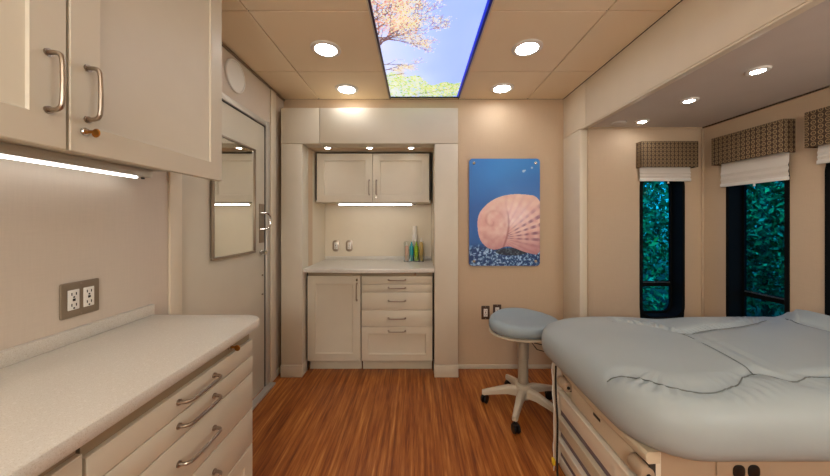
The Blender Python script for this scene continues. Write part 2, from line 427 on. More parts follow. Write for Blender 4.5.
# ------------------------------------------------------------------ cabinets
def drawer_unit(root, w, heights, top, pull_len=.14, lockx=None, key=False, dep=.48):
    MB().box(.004, w - .004, .0, dep, .09, top, .002).build('cabinet_body', 'cabinet_box', root, True)
    MB().box(.004, w - .004, .04, .06, 0, .09).build('toe_kick', 'cream', root, True)
    tr = MB().box(.002, w - .002, -.006, 0, heights[0] - .004, top - .001, .0015).build('top_rail', 'cabinet_box', root, True)  # brown rail carries the shade under the countertop in its colour
    if lockx is not None: lock(tr, lockx, -.006, (heights[0] + top) / 2, key)
    for i, (a, b) in enumerate(zip(heights, heights[1:])):
        z0, z1 = b + .0015, a - .0015
        if a - b > .2:
            dr = MB().panel(.002, w - .002, z0, z1, -.02, .02, .055).build('drawer', 'cream', root, True)
            pz = z1 - .03
        else:
            dr = MB().box(.002, w - .002, -.02, 0, z0, z1, .002).build('drawer', 'cream', root, True); pz = (z0 + z1) / 2
            if b > .4 and a - b < .13 or True: pz = (z0 + z1) / 2 + .004
        MBp = pull(MB(), (w / 2, -.02, pz), pull_len); MBp.build('drawer_pull', 'nickel', dr, True)
HS = [.80, .733, .667, .517, .377, .092]

def door_unit(root, w, top, handle='right', lk=False, dep=.48, hz=.67):
    MB().box(.004, w - .004, 0, dep, .09, top, .002).build('cabinet_body', 'cabinet_box', root, True)
    MB().box(.004, w - .004, .04, .06, 0, .09).build('toe_kick', 'cream', root, True)
    MB().box(.002, w - .002, -.006, 0, .796, top - .001, .0015).build('top_rail', 'cabinet_box', root, True)  # rail coloured darker than the door for the shade below the countertop
    dr = MB().panel(.002, w - .002, .092, .80, -.02).build('door', 'cream', root, True)
    hx = w - .032 if handle == 'right' else .032
    pull(MB(), (hx, -.02, hz), .14, 'z').build('door_handle', 'nickel', dr, True)
    if lk: lock(dr, hx, -.02, hz + .1, False)

# left counter run
dep = .455
a = thing('drawer_cabinet', 'cream five-drawer base cabinet under the left countertop beside the door', 'cabinet', (-.68, .598, 0), 90)
drawer_unit(a, .609, [.787, .722, .655, .512, .372, .092], .826, .145, .48, True, dep)
a = thing('base_cabinet', 'cream base cabinet at lower left corner, nearest the viewer under the long countertop', 'cabinet', (-.68, .005, 0), 90)
door_unit(a, .59, .826, 'right', False, dep)
m = MB(); ol = rrect(WL + .001, -.64, -.3, 1.283, [.002, .002, .085, .002], 10)
m.prism(ol, .826, .862, 'z', .008)
ct = m.build('countertop', 'solid_surface'); tag(ct, 'long speckled off-white countertop along the left wall', 'countertop')
MB().box(WL + .0005, WL + .02, -.3, 1.283, .8615, .906, .003).build('backsplash', 'solid_surface', ct)

# left wall cabinet
a = thing('wall_cabinet', 'large cream wall cabinet at upper left with two framed doors', 'cabinet', (-.83, .16, 1.425), 90)
MB().box(.004, 1.084, 0, .308, .04, .86, .002).build('cabinet_body', 'warm_cream', a, True)
for i, (x0, x1, hx) in enumerate(((0, .535, .498), (.539, 1.088, .577))):
    dr = MB().panel(x0 + .001, x1 - .001, .0, .855, -.02, .02, .067, .009, .013).build('door', 'cream', a, True)
    pull(MB(), (hx, -.02, .142 if i == 0 else .147), .126, 'z', .032, .005).build('door_handle', 'nickel', dr, True)
    if i: lock(dr, hx - .006, -.02, .052, True)
def strip_light(label, loc, rz, L, hh=.024, lens='strip_lens'):
    t = thing('under_cabinet_light', label, 'light', loc, rz)
    MB().box(0, L, 0, .045, .010, hh, .002).build('light_housing', 'aluminium', t, True)
    MB().box(.012, L - .05, .012, .030, .002, .0095, .003).build('light_lens', lens, t, True)
    MB().lathe([(.006, .003), (.006, .0095)], (L - .02, .022, 0), 12).build('light_switch', 'black', t, True)
    return t
strip_light('slim light bar glowing under the left wall cabinet', (-1.07, .24, 1.424), 90, .975, .041, 'soft_strip_lens')

# alcove units
a = thing('base_cabinet', 'cream base cabinet with one tall framed door in the alcove', 'cabinet', (-.915, 2.52, 0), 0)
door_unit(a, .446, .836, 'right', True, dep)
a = thing('drawer_cabinet', 'cream five-drawer base cabinet on the right side of the alcove', 'cabinet', (-.465, 2.52, 0), 0)
drawer_unit(a, .596, HS, .836, .14, .45, True, dep)
# bowed countertop of the alcove
pts = [(AX0 + .001, AY - .001), (AX0 + .001, 2.44)]
for i in range(25):
    t = i / 24; x = AX0 + .001 + t * (AX1 - AX0 - .002)
    pts.append((x, 2.452 - .032 * (.5 - .5 * math.cos(2 * PI * t))))
pts += [(AX1 - .001, AY - .001)]
pts = [pts[0]] + pts[2:]
m = MB(); m.rings([[(p[0], p[1], .838) for p in pts], [(p[0], p[1] - .003, .841) for p in pts], [(p[0], p[1] - .004, .858) for p in pts], [(p[0], p[1] - .002, .868) for p in pts], [(p[0], p[1] + .004 if p[1] < 2.6 else p[1], .872) for p in pts]])
for v in m.bm.verts:
    if v.co.y > 2.9: v.co.y = AY - .001
ct = m.build('countertop', 'solid_surface'); tag(ct, 'off-white countertop with bowed front edge in the alcove', 'countertop')
m = MB(); m.box(AX0 + .002, AX1 - .002, AY - .02, AY - .0015, .8715, .905, .003); m.build('backsplash', 'solid_surface', ct)
a = thing('wall_cabinet', 'cream two-door wall cabinet set inside the alcove', 'cabinet', (-.92, 2.72, 1.427), 0)
MB().box(.004, 1.044, 0, .3, .02, .452, .002).build('cabinet_body', 'dark_gap', a, True)
MB().box(.0, 1.046, .004, .3, .002, .02, .002).build('bottom_panel', 'warm_cream', a, True)
for i, (x0, x1, hx) in enumerate(((.018, .519, .49), (.523, 1.030, .555))):
    dr = MB().panel(x0, x1, .002, .441, -.02).build('door', 'warm_cream', a, True)
    pull(MB(), (hx, -.02, .135), .128, 'z', .03, .005).build('door_handle', 'nickel', dr, True)
    if i: lock(dr, hx, -.02, .045, False)
strip_light('slim light bar glowing under the wall cabinet in the alcove', (-.73, 2.735, 1.4045), 0, .73)

# ------------------------------------------------------------------ outlets
def outlet(label, loc, rz, mat='brown_plastic', gang=1, ins='white_plastic', oval=False):
    t = thing('wall_outlet', label, 'outlet', loc, rz)
    w = .07 * gang - (.024 if gang > 1 else 0); h = .115; r = .03 if oval else .004
    MB().prism(rrect(-w / 2, w / 2, -h / 2, h / 2, r, 5), 0, -.006, 'y', .002).build('cover_plate', mat, t, True)
    for g in range(gang):
        cx = (g - (gang - 1) / 2) * .046
        s_ = MB().box(cx - .0165, cx + .0165, -.0085, -.005, -.033, .033, .0015).build('socket', ins, t, True)
        m = MB()
        for zc in (-.018, .018):
            for dx in (-.0065, .0065): m.box(cx + dx - .0014, cx + dx + .0014, -.009, -.008, zc - .003, zc + .006)
            m.lathe([(.0028, -.008), (.0028, -.009)], (cx, 0, zc - .009), 10, 'y')
        m.box(cx - .004, cx + .004, -.0092, -.008, -.004, .004)
        m.build('socket_slots', 'black', s_, True)
    for zc in (-.05, .05): MB().lathe([(.003, -.005), (.003, -.0068)], (0, 0, zc), 10, 'y').build('screw', 'nickel', t, True)
    return t
outlet('double outlet in a steel plate on the wall above the left countertop', (WL, 1.013, 1.0), 90, 'bronze_plate', 2)
outlet('brown-plated outlet on the back wall, the one farther from the stool seat', (.585, WB, .478), 0)
outlet('brown-plated outlet on the back wall, partly hidden by the stool seat', (.684, WB, .49), 0)
outlet('left one of two oval steel outlets above the alcove countertop', (-.818, AY, 1.01), 0, 'nickel', 1, oval=True)
outlet('right one of two oval steel outlets above the alcove countertop', (-.683, AY, 1.01), 0, 'nickel', 1, oval=True)

# ------------------------------------------------------------------ lights of the room
def downlight(label, loc, r=.09, lens=.062, mat='lamp_lens', name='recessed_light', group=None, src=None):
    if src is not None:
        t = dup(src); t.location = loc; t['label'] = label
        if group: t['group'] = group
        return t
    t = thing(name, label, 'light', loc, 0, group)
    MB().lathe([(r, -.0005), (r - .001, -.006), (r * .9, -.0095), (lens + .004, -.0095), (lens, -.005)], (0, 0, 0), 40).build('trim_ring', 'white_plastic', t, True)
    MB().lathe([(.001, -.0045), (lens - .001, -.0045), (lens - .001, -.0085), (lens * .6, -.0105), (.001, -.011)], (0, 0, 0), 40).build('lens', mat, t, True)
    return t
GL = 'recessed ceiling lights in the main ceiling'
L0 = downlight('recessed ceiling light left of the backlit sky panel, nearer the viewer', (-.55, 1.812, H), group=GL)
downlight('recessed ceiling light left of the backlit sky panel, nearer the back wall', (-.553, 2.362, H), src=L0)
downlight('recessed ceiling light right of the backlit sky panel, nearer the viewer', (.66, 1.80, H), src=L0)
downlight('recessed ceiling light right of the backlit sky panel, nearer the back wall', (.665, 2.346, H), src=L0)
for x, y in ((-.55, .3), (.66, .3), (-.1, -1.0)):  # extra ceiling lights added out of view to brighten the room
    t = downlight('added recessed ceiling light in the unseen near end of the room, outside the photo', (x, y, H), src=L0)
S0 = downlight('small recessed light in the slide-out ceiling, nearest the window beside the post', (1.62, 2.16, SZ), .045, .024, 'slide_lens', group='small recessed lights in the slide-out ceiling')
downlight('small recessed light in the slide-out ceiling, middle of the three in view', (1.62, 1.785, SZ), src=S0)
downlight('small recessed light in the slide-out ceiling, nearest the viewer and largest in view', (1.625, 1.43, SZ), src=S0)
for y in (1.07, .71): downlight('small recessed light in the slide-out ceiling, outside the photo', (1.625, y, SZ), src=S0)
P0 = downlight('leftmost of three small puck lights over the alcove cabinet', (-.755, 2.537, AZ), .034, .02, 'puck_lens', 'puck_light', 'puck lights in the alcove soffit')
downlight('middle one of three small puck lights over the alcove cabinet', (-.40, 2.537, AZ), src=P0)
downlight('rightmost of three small puck lights over the alcove cabinet', (-.05, 2.537, AZ), src=P0)
sd = MB().lathe([(.05, -.0005), (.05, -.008), (.043, -.012), (.001, -.013)], (1.48, 2.2, SZ), 32).build('ceiling_vent', 'slide_ceiling'); tag(sd, 'small round flat vent on the slide-out ceiling near the corner post', 'vent')

# ------------------------------------------------------------------ printed pictures
def print_grid(name, mat, W, Hh, arr, plane, parent, keep=None):
    ny, nx = arr.shape[:2]
    X = np.linspace(0, W, nx + 1); Z = np.linspace(Hh, 0, ny + 1)
    gx, gz = np.meshgrid(X, Z)
    if plane == 'xz': V = np.stack([gx, 0 * gx, gz], -1).reshape(-1, 3)
    else: V = np.stack([gx, gz, 0 * gx], -1).reshape(-1, 3)
    i = np.arange(ny)[:, None] * (nx + 1) + np.arange(nx)[None, :]
    F = np.stack([i, i + nx + 1, i + nx + 2, i + 1], -1).reshape(-1, 4)
    if plane == 'xy': F = F[:, ::-1]
    C = arr.reshape(-1, 3)
    if keep is not None: k = keep.reshape(-1); F = F[k]; C = C[k]
    me = bpy.data.meshes.new(name); me.from_pydata(V.tolist(), [], F.tolist())
    at = me.color_attributes.new('print', 'FLOAT_COLOR', 'CORNER')
    c4 = np.ones((len(C), 4)); c4[:, :3] = np.where(C <= .04045, C / 12.92, ((C + .055) / 1.055) ** 2.4)
    at.data.foreach_set('color', np.repeat(c4, 4, 0).reshape(-1).astype(np.float32))
    me.materials.append(M[mat]); o = bpy.data.objects.new(name, me); col.objects.link(o); o.parent = parent
    return o
def vnoise(ny, nx, cy, cx):
    g = rng.random((cy + 2, cx + 2)); y = np.linspace(0, cy, ny, endpoint=False); x = np.linspace(0, cx, nx, endpoint=False)
    yi, xi = y.astype(int), x.astype(int); fy, fx = (y - yi)[:, None], (x - xi)[None]
    fy, fx = fy * fy * (3 - 2 * fy), fx * fx * (3 - 2 * fx)
    a, b, c, d = g[np.ix_(yi, xi)], g[np.ix_(yi, xi + 1)], g[np.ix_(yi + 1, xi)], g[np.ix_(yi + 1, xi + 1)]
    return (a * (1 - fx) + b * fx) * (1 - fy) + (c * (1 - fx) + d * fx) * fy
def mixc(a, b, t): t = np.clip(t, 0, 1)[..., None]; return a * (1 - t) + b * t
def rgb(h): return np.array([int(h[i:i+2], 16) / 255 for i in (0, 2, 4)])
def sstep(a, b, x): t = np.clip((x - a) / (b - a), 0, 1); return t * t * (3 - 2 * t)

# seashell picture
nx, ny = 200, 300
u, v = np.meshgrid((np.arange(nx) + .5) / nx, (np.arange(ny) + .5) / ny)
img = mixc(np.broadcast_to(rgb('2f86dc'), (ny, nx, 3)), np.broadcast_to(rgb('2468ba'), (ny, nx, 3)), sstep(.0, .5, v) * .8 + .4 * vnoise(ny, nx, 6, 3))
img = mixc(img, np.broadcast_to(rgb('58a8ec'), (ny, nx, 3)), .5 * sstep(.5, .0, v) * vnoise(ny, nx, 4, 2))
img = mixc(img, np.broadcast_to(rgb('255a9c'), (ny, nx, 3)), sstep(.25, .0, np.abs(v - .85)) * .4)
peb = vnoise(ny, nx, 70, 46) * .6 + vnoise(ny, nx, 130, 90) * .4
bed = v > .80 + .03 * np.sin(u * 5)
pc = mixc(np.broadcast_to(rgb('173f78'), (ny, nx, 3)), np.broadcast_to(rgb('a9cdf0'), (ny, nx, 3)), sstep(.42, .78, peb))
img = mixc(img, pc, sstep(.79, .86, v + .02 * np.sin(u * 6)))
# outline of shell from traced radius points
from math import atan2
ol = np.array([(30,245),(34,215),(48,190),(78,162),(115,143),(160,134),(205,134),(268,142),(290,250),(268,366),(235,360),(200,350),(165,335),(140,330),(105,345),(75,342),(48,320),(34,290)], float) / np.array([268, 405])
def inpoly(px, py, poly):
    ins = np.zeros(px.shape, bool); n = len(poly)
    for k in range(n):
        x1_, y1_ = poly[k]; x2_, y2_ = poly[(k + 1) % n]
        c = ((y1_ > py) != (y2_ > py)) & (px < (x2_ - x1_) * (py - y1_) / (y2_ - y1_ + 1e-12) + x1_); ins ^= c
    return ins
# smooth the outline (Chaikin)
for _ in range(3):
    q = ol * .75 + np.roll(ol, -1, 0) * .25; w_ = ol * .25 + np.roll(ol, -1, 0) * .75; ol = np.stack([q, w_], 1).reshape(-1, 2)
sh = inpoly(u, v, ol)
px, py = u * 268, v * 405
sc_ = mixc(np.broadcast_to(rgb('dfa8a2'), (ny, nx, 3)), np.broadcast_to(rgb('f4d4ca'), (ny, nx, 3)), vnoise(ny, nx, 26, 18) * .9 + .2 * vnoise(ny, nx, 90, 60))
ang = np.arctan2(py - 300, px - 120); rad = np.hypot(px - 120, py - 300)
body = (px > 128 + 22 * np.sin((py - 150) / 60))
rib = .5 + .5 * np.sin(ang * 34)
sc2 = mixc(sc_, np.broadcast_to(rgb('b87684'), (ny, nx, 3)), (rib ** 2) * .3)
sp_ = (.5 + .5 * np.sin(rad / 5.2 + 3 * vnoise(ny, nx, 8, 8))) * sstep(.45, .8, rib) * sstep(.6, .2, np.abs(ang + .25))
sc2 = mixc(sc2, np.broadcast_to(rgb('6d3c5c'), (ny, nx, 3)), sp_ * .6)
sc_ = np.where(body[..., None], sc2, sc_)
# whorl lines of the spire
r2 = np.hypot((px - 88) / 1., (py - 238) / 1.15); a2 = np.arctan2(py - 238, px - 88)
spi = .5 + .5 * np.cos(r2 / 7.5 - a2)
sc_ = np.where(body[..., None], sc_, mixc(sc_, np.broadcast_to(rgb('b56f68'), (ny, nx, 3)), (spi ** 8) * .3 * sstep(75, 20, r2)))
edge = np.abs(px - (128 + 22 * np.sin((py - 150) / 60)))
sc_ = mixc(sc_, np.broadcast_to(rgb('a3605f'), (ny, nx, 3)), sstep(7, 0, edge) * .7 * sstep(170, 230, py))
sc_ = mixc(sc_, np.broadcast_to(rgb('a05f70'), (ny, nx, 3)), sstep(250, 380, py) * .55)
sc_ = mixc(sc_, np.broadcast_to(rgb('f6d3bd'), (ny, nx, 3)), sstep(210, 140, py) * .45)
img = np.where(sh[..., None], sc_, img)
img = np.where(((~sh) & (v > .8) & (np.hypot((px - 160) / 60, (py - 352) / 14) < 1))[..., None], img * .45, img)
for (cx, cy, r_) in ((206, 47, 5), (238, 34, 4), (212, 44, 3)):
    img = mixc(img, np.broadcast_to(rgb('cfe2f2'), (ny, nx, 3)), sstep(r_ + 2, r_ - 2, np.hypot(px - cx, py - cy)) * .8)
PW, PH = .6, .908
t = thing('picture_panel', 'blue and pink seashell picture on a glossy panel on the back wall', 'picture', (.4405, 2.537, .88), 0)
MB().prism(rrect(0, PW, 0, PH, .03), .0, .012, 'y', .002).build('acrylic_panel', 'blue_edge', t, True)
mx_, mz_ = u * PW, (1 - v) * PH; rr = .032
dx = np.maximum(np.maximum(rr - mx_, mx_ - (PW - rr)), 0); dz = np.maximum(np.maximum(rr - mz_, mz_ - (PH - rr)), 0)
o = print_grid('printed_sheet', 'printed_picture', PW - .004, PH - .004, img, 'xz', t, np.hypot(dx, dz) < rr)
o.location = (.002, -.0012, .002)
for sx_ in (.04, PW - .04):
    for sz_ in (.04, PH - .04):
        MB().lathe([(.009, .026), (.009, -.004), (.012, -.005), (.012, -.010), (.008, -.013), (.001, -.013)], (sx_, 0, sz_), 20, 'y').build('standoff_screw', 'chrome', t, True)

# backlit sky picture in the ceiling
nx, ny = 200, 400        # rows: far end first
PXW, PYL = .583, 1.22
img = np.zeros((ny, nx, 3)); u, v = np.meshgrid((np.arange(nx) + .5) / nx, (np.arange(ny) + .5) / ny)
img = mixc(np.broadcast_to(rgb('e4e9fb'), (ny, nx, 3)), np.broadcast_to(rgb('94aef2'), (ny, nx, 3)), .25 + .75 * sstep(-.1, .9, u * .8 + v * .35) + .15 * (vnoise(ny, nx, 8, 4) - .5))
def dab(cx, cy, r_, c, al):
    x0_, x1_ = int(max(0, (cx - r_) * nx)), int(min(nx, (cx + r_) * nx + 2)); q = r_ * nx
    y0_, y1_ = int(max(0, cy * ny - q)), int(min(ny, cy * ny + q + 2))
    if x1_ <= x0_ or y1_ <= y0_: return
    yy, xx = np.mgrid[y0_:y1_, x0_:x1_]
    a_ = (np.hypot(xx + .5 - cx * nx, yy + .5 - cy * ny) < q) * al
    img[y0_:y1_, x0_:x1_] = img[y0_:y1_, x0_:x1_] * (1 - a_[..., None]) + np.array(c) * a_[..., None]
tips = []
def branch(x, y, a, L, w, dpt):
    n = max(4, int(L * nx / 1.2)); da = random.uniform(-.5, .5)
    for k in range(n):
        a += da / n + random.gauss(0, .03); x += math.cos(a) * L / n; y += math.sin(a) * L / n * nx / ny
        dab(x, y, max(.0034, w * (1 - .5 * k / n)), rgb('6a4c50') if dpt < 2 else rgb('8a6a66'), .9 if dpt < 2 else .7)
        if dpt > 0 and random.random() < .10: tips.append((x, y, dpt))
        if dpt < 4 and random.random() < (2.6 / n): branch(x, y, a + random.choice((-1, 1)) * random.uniform(.3, .75), L * .58, w * .55, dpt + 1)
    tips.append((x, y, dpt))
for (y_, a_, L_) in ((.60, .95, .40), (.61, .7, .46), (.62, .45, .48), (.64, .2, .46), (.66, 0., .42), (.655, -.2, .38), (.63, .55, .36), (.68, 1.2, .40), (.72, .8, .42), (.30, .1, .24), (.36, .35, .24), (.42, .2, .26), (.82, .7, .42), (.78, .4, .40)):
    branch(0.02, y_, a_, L_, .0085, 0)
for (x, y, dpt) in tips:
    for k in range(2):
        s_ = random.uniform(.003, .008)
        dab(x + random.gauss(0, .022), y + random.gauss(0, .011), s_, rgb(random.choice(('f4ead8', 'e6d3c0', 'f7f1dc', 'd6d486', 'd8b4a0', 'ece6a8', 'f0e9dc', 'cdb98e'))), .6)
for k in range(2600):
    x = random.random(); top = .25 + .05 * math.sin(x * 7) + .03 * math.sin(x * 19); y = random.random() ** .8 * top * (1.1 - .25 * x)
    dab(x, y, random.uniform(.006, .016), rgb(random.choice(('b9cc6c', 'd7e09a', '8fb04a', 'e9ecc4', 'c8d67c', 'f1efd8', '7f9c44'))), .6)
branchc = [(.35 + .5 * t_, .03 + .09 * t_) for t_ in np.linspace(0, 1, 160)]
for x, y in branchc: dab(x, y, .006, rgb('8a6f55'), .7)
for k in range(380):
    dab(random.gauss(.12, .12), random.uniform(.68, 1), random.uniform(.005, .013), rgb(random.choice(('d79a8a', 'c98478', 'efcdb9', 'e2b3a0'))), .6)
img[:, -8:] = rgb('1b2fc0')
t = thing('ceiling_light_panel', 'long backlit ceiling panel printed with blue sky and blossoming branches', 'light panel', (-.229, 1.28, H), 0)
MB_ = MB(); b = MB_
b.box(-.008, 0, -.008, PYL + .008, -.014, -.0005, .002); b.box(PXW, PXW + .008, -.008, PYL + .008, -.014, -.0005, .002)
b.box(0, PXW, -.008, 0, -.014, -.0005, .002); b.build('panel_frame', 'panel_frame', t, True)
MB().box(0, PXW, PYL, PYL + .008, -.014, -.0005, .002).build('end_strip', 'black', t, True)
MB().box(0, .012, .0, PYL, -.012, -.004, .001).build('edge_strip', 'purple_edge', t, True)
MB().box(PXW - .012, PXW, .0, PYL, -.012, -.004, .001).build('edge_strip', 'blue_edge', t, True)
o = print_grid('printed_sheet', 'backlit_print', PXW, PYL, img, 'xy', t); o.location = (0, 0, -.003)

# ------------------------------------------------------------------ window dressing
def valance(label, loc, rz, w, dpt):
    t = thing('window_valance', label, 'valance', loc, rz, 'patterned box valances over the windows')
    m = MB(); h = w / 2
    m.box(-h, h, -dpt, -dpt + .012, 0, .195, .003); m.box(-h, -h + .012, -dpt + .012, 0, 0, .195, .003); m.box(h - .012, h, -dpt + .012, 0, 0, .195, .003)
    m.box(-h + .012, h - .012, -dpt + .012, 0, .183, .195)
    m.build('valance_box', 'valance_fabric', t, True); return t
def shade(label, loc, rz, w, bot, y=-.022):
    t = thing('roller_blind', label, 'blind', loc, rz, 'white shades under the valances')
    h = w / 2; top = 1.70
    m = MB(); zs = [top, 1.70]
    # folded cloth with soft pleats near the hem
    n = 10; prof = []
    for i in range(n + 1):
        z = bot + .015 + (top - bot - .015) * i / n
        prof.append((y - .003 - (.006 if i % 2 == 0 and i < 6 else 0), z))
    m.rings([[(-h, p[0], p[1]), (h, p[0], p[1]), (h, p[0] + .003, p[1]), (-h, p[0] + .003, p[1])] for p in prof])
    m.build('shade_cloth', 'shade_cloth', t, True)
    MB().box(-h - .002, h + .002, y - .012, y + .002, bot, bot + .022, .004).build('hem_bar', 'white_plastic', t, True)
    MB().lathe([(.004, 0), (.006, -.006), (.006, -.014), (.002, -.018)], (0.02, y - .008, bot), 12).build('pull_tab', 'white_plastic', t, True)
    return t
valance('brown patterned valance above the narrow window beside the post', (1.897, SY, 1.665), 0, .425, .062)
shade('white shade over the narrow window beside the post, hanging lowest in its valance', (1.889, SY, 0), 0, .385, 1.562)
valance('brown patterned valance above the middle window', (SX, 1.957, 1.66), -90, .43, .07)
shade('white shade over the middle window, pulled lowest of the three', (SX, 1.945, 0), -90, .388, 1.50, -.028)
valance('brown patterned valance above the window cut off by the right edge', (SX, 1.436, 1.66), -90, .43, .07)
shade('white shade over the window cut off by the right edge of the photo', (SX, 1.43, 0), -90, .375, 1.565, -.035)
for o in bpy.data.objects:
    if o.get('label', '').startswith('white shade over the narrow'): o['label'] = 'white shade over the narrow window beside the post'

# ------------------------------------------------------------------ bottles in a clear caddy
CZ = .8725
t = thing('acrylic_caddy', 'clear acrylic caddy holding bottles at the right end of the alcove countertop', 'caddy', (-.03, 2.90, CZ), 0)
m = MB(); m.box(-.095, .095, -.045, .045, 0, .003); m.box(-.095, -.092, -.045, .045, .003, .19); m.box(.092, .095, -.045, .045, .003, .19)
m.box(-.092, .092, .042, .045, .003, .19); m.box(-.092, .092, -.045, -.042, .003, .06)
for x in (-.047, .001, .046): m.box(x - .001, x + .001, -.042, .042, .003, .12)
m.build('caddy_box', 'clear_acrylic', t, True)
def bottle(label, x, y, h, r, mat, capm='white_plastic'):
    t = thing('bottle', label, 'bottle', (x, y, CZ + .0035), 0)
    MB().lathe([(r * .7, 0), (r, .003), (r, h * .70), (r * .92, h * .75), (r * .45, h * .80), (r * .42, h * .82)], (0, 0, 0), 24).build('bottle_body', mat, t, True)
    MB().lathe([(r * .55, h * .82), (r * .55, h * .86), (r * .3, h * .9), (r * .2, h), (r * .05, h * 1.0)], (0, 0, 0), 20).build('bottle_cap', capm, t, True)
bottle('pale pink bottle, leftmost in the acrylic caddy', -.099, 2.895, .18, .018, 'pink_soap')
bottle('teal bottle in the acrylic caddy', -.053, 2.89, .185, .0205, 'teal_soap', 'teal_soap')
bottle('lime green bottle in the acrylic caddy', -.006, 2.885, .185, .0205, 'green_soap', 'green_soap')
bottle('amber bottle, rightmost in the acrylic caddy', .041, 2.895, .225, .0195, 'amber_soap')
t = thing('dispenser_bottle', 'tall white dispenser bottle standing behind the caddy', 'bottle', (-.022, 2.975, CZ - .0005), 0)
MB().lathe([(.024, 0), (.026, .004), (.026, .24), (.02, .262)], (0, 0, 0), 24).build('bottle_body', 'white_plastic', t, True)
MB().lathe([(.021, .2625), (.021, .335), (.019, .34), (.002, .341)], (0, 0, 0), 24).build('bottle_cap', 'white_plastic', t, True)

# ------------------------------------------------------------------ stool
st = thing('exam_stool', 'round grey-blue stool on five-legged wheeled base beside the exam table', 'stool', (.714, 2.02, 0), 0)
m = MB(); SAx, SAy = .232, .195
def seat_ring(k, z, dip=0):
    out = []
    for i in range(72):
        a = 2 * PI * i / 72; c_, s_ = math.cos(a), math.sin(a)
        q = 1.0 + .03 * math.cos(3 * a + 1)
        x, y = k * SAx * c_ * q, k * SAy * s_ * q
        out.append((x, y, z + dip * (.012 * (x / SAx) ** 2 + .03 * max(0, y / SAy) * (y / SAy))))
    return out
m.rings([seat_ring(.90, .532), seat_ring(.965, .536), seat_ring(1.0, .553), seat_ring(1.0, .572, .5), seat_ring(.965, .590, .8), seat_ring(.9, .600, 1), seat_ring(.78, .604, 1), seat_ring(.5, .598, 1), seat_ring(.2, .594, 1), seat_ring(.03, .593, 1)])
m.build('seat', 'upholstery_blue', st, True, 60)
m = MB(); m.rings([seat_ring(.5, .500), seat_ring(.8, .504), seat_ring(.94, .512), seat_ring(1.0, .520), seat_ring(1.0, .5285), seat_ring(.95, .5295)]); m.build('seat_pan', 'stool_metal', st, True)
m = MB(); m.lathe([(.052, .499), (.052, .487), (.037, .48), (.036, .35), (.037, .347), (.037, .34), (.033, .337), (.033, .2), (.034, .198), (.034, .175), (.03, .172)], (0, 0, 0), 32); m.build('pole', 'stool_pole', st, True)
m = MB(); m.lathe([(.030, .1715), (.045, .165), (.05, .15), (.05, .085), (.042, .075)], (0, 0, 0), 32); m.build('hub', 'stool_metal', st, True)
for k in range(5):
    a = R(240 + 72 * k); Mx = Matrix.Rotation(a, 4, 'Z')
    m = MB(); m.M = Mx
    rs = []
    for (x, w, z0, z1) in ((.035, .025, .09, .150), (.1, .022, .095, .145), (.2, .018, .078, .114), (.255, .017, .066, .096), (.27, .012, .068, .092)):
        rs.append([(x, -w, z0), (x, w, z0), (x, w, z1 - .012), (x, w * .55, z1), (x, -w * .55, z1), (x, -w, z1 - .012)])
    m.rings(rs); lg = m.build('leg', 'stool_metal', st, True)
    m = MB(); m.M = Mx @ Matrix.Translation((.258, 0, 0)) @ Matrix.Rotation(R(40 + 50 * k), 4, 'Z')
    m.lathe([(.006, .05), (.006, .068)], (0, 0, 0), 12)
    for s_ in (-1, 1):
        m.lathe([(.018, -.008), (.026, -.006), (.027, 0), (.026, .006), (.018, .008)], (.014, s_ * .013, .0272), 24, 'y')
    m.box(-.004, .03, -.019, .019, .04, .056, .005)
    m.build('caster', 'black', lg, True)
m = MB(); m.tube([(.02, -.02, .492), (.06, -.04, .455), (.11, -.06, .45), (.16, -.05, .462), (.2, -.02, .487)], .0035, 8)
m.tube([(.035, -.01, .47), (.07, -.06, .42), (.12, -.085, .415), (.165, -.06, .45), (.18, -.02, .48)], .0028, 8)
m.build('height_lever', 'black', st, True)

# ------------------------------------------------------------------ exam table
BX, BY0, BY1, BT = .72, .935, 1.565, .545
et = thing('exam_table', 'large exam table with padded grey-green top and beige drawer base', 'exam table', (BX, BY0, 0), 0)
MB().box(BX + .02, 2.08, BY0 + .012, BY1, .07, BT, .006).build('base', 'table_body', et)
MB().box(BX + .05, 2.04, BY0 + .04, BY1 - .03, 0, .07, .004).build('plinth', 'dark_gap', et)
pp = MB().box(BX + .012, 2.08, BY0, BY0 + .012, .05, BT, .004).build('side_panel', 'table_tan', et)
MB().box(BX, BX + .045, BY0 - .002, BY0 + .035, .02, BT, .01, 3).build('corner_post', 'table_light', et)
m = MB(); m.box(BX - .008, BX + .045, BY1 - .035, BY1 + .012, .02, BT, .01, 3)
m.build('corner_post', 'table_light', et)
# end face: rail, tray with slot, roll knobs, drawers, lavender strips (drawn in a frame facing -x: y along the width)
m = MB(); n = 24; rs = []
for i in range(n + 1):
    t_ = i / n; y = .925 + t_ * (1.47 - .925); b_ = .014 * math.sin(PI * t_)
    rs.append([(BX - .010 - b_, y, .515), (BX - .014 - b_, y, .525), (BX - .014 - b_, y, .538), (BX - .008 - b_, y, .547), (BX + .03, y, .547), (BX + .03, y, .512), (BX - .006 - b_, y, .510)])
m.rings(rs); m.build('front_rail', 'table_body', et)
tr = MB().box(BX - .002, BX + .02, 1.00, 1.40, .418, .508, .008, 3).build('step_front', 'table_body', et)
MB().box(BX - .004, BX + .0, 1.175, 1.222, .470, .482, .002).build('slot', 'black', tr)
for y in (.958, 1.447):
    b_ = MB(); b_.lathe([(.012, -.036), (.022, -.032), (.026, -.02), (.026, .018), (.023, .028), (.01, .034)], (BX - .008, y, .475), 22, 'y')
    kb = b_.build('roll_bracket', 'table_tan', et)
    MB().lathe([(.007, -.04), (.007, -.0355)], (BX - .008, y, .475), 12, 'y').build('bracket_pin', 'black', kb)
    MB().box(BX - .001, BX + .02, y - .03, y + .03, .45, .51, .003).build('bracket_recess', 'dark_gap', et)
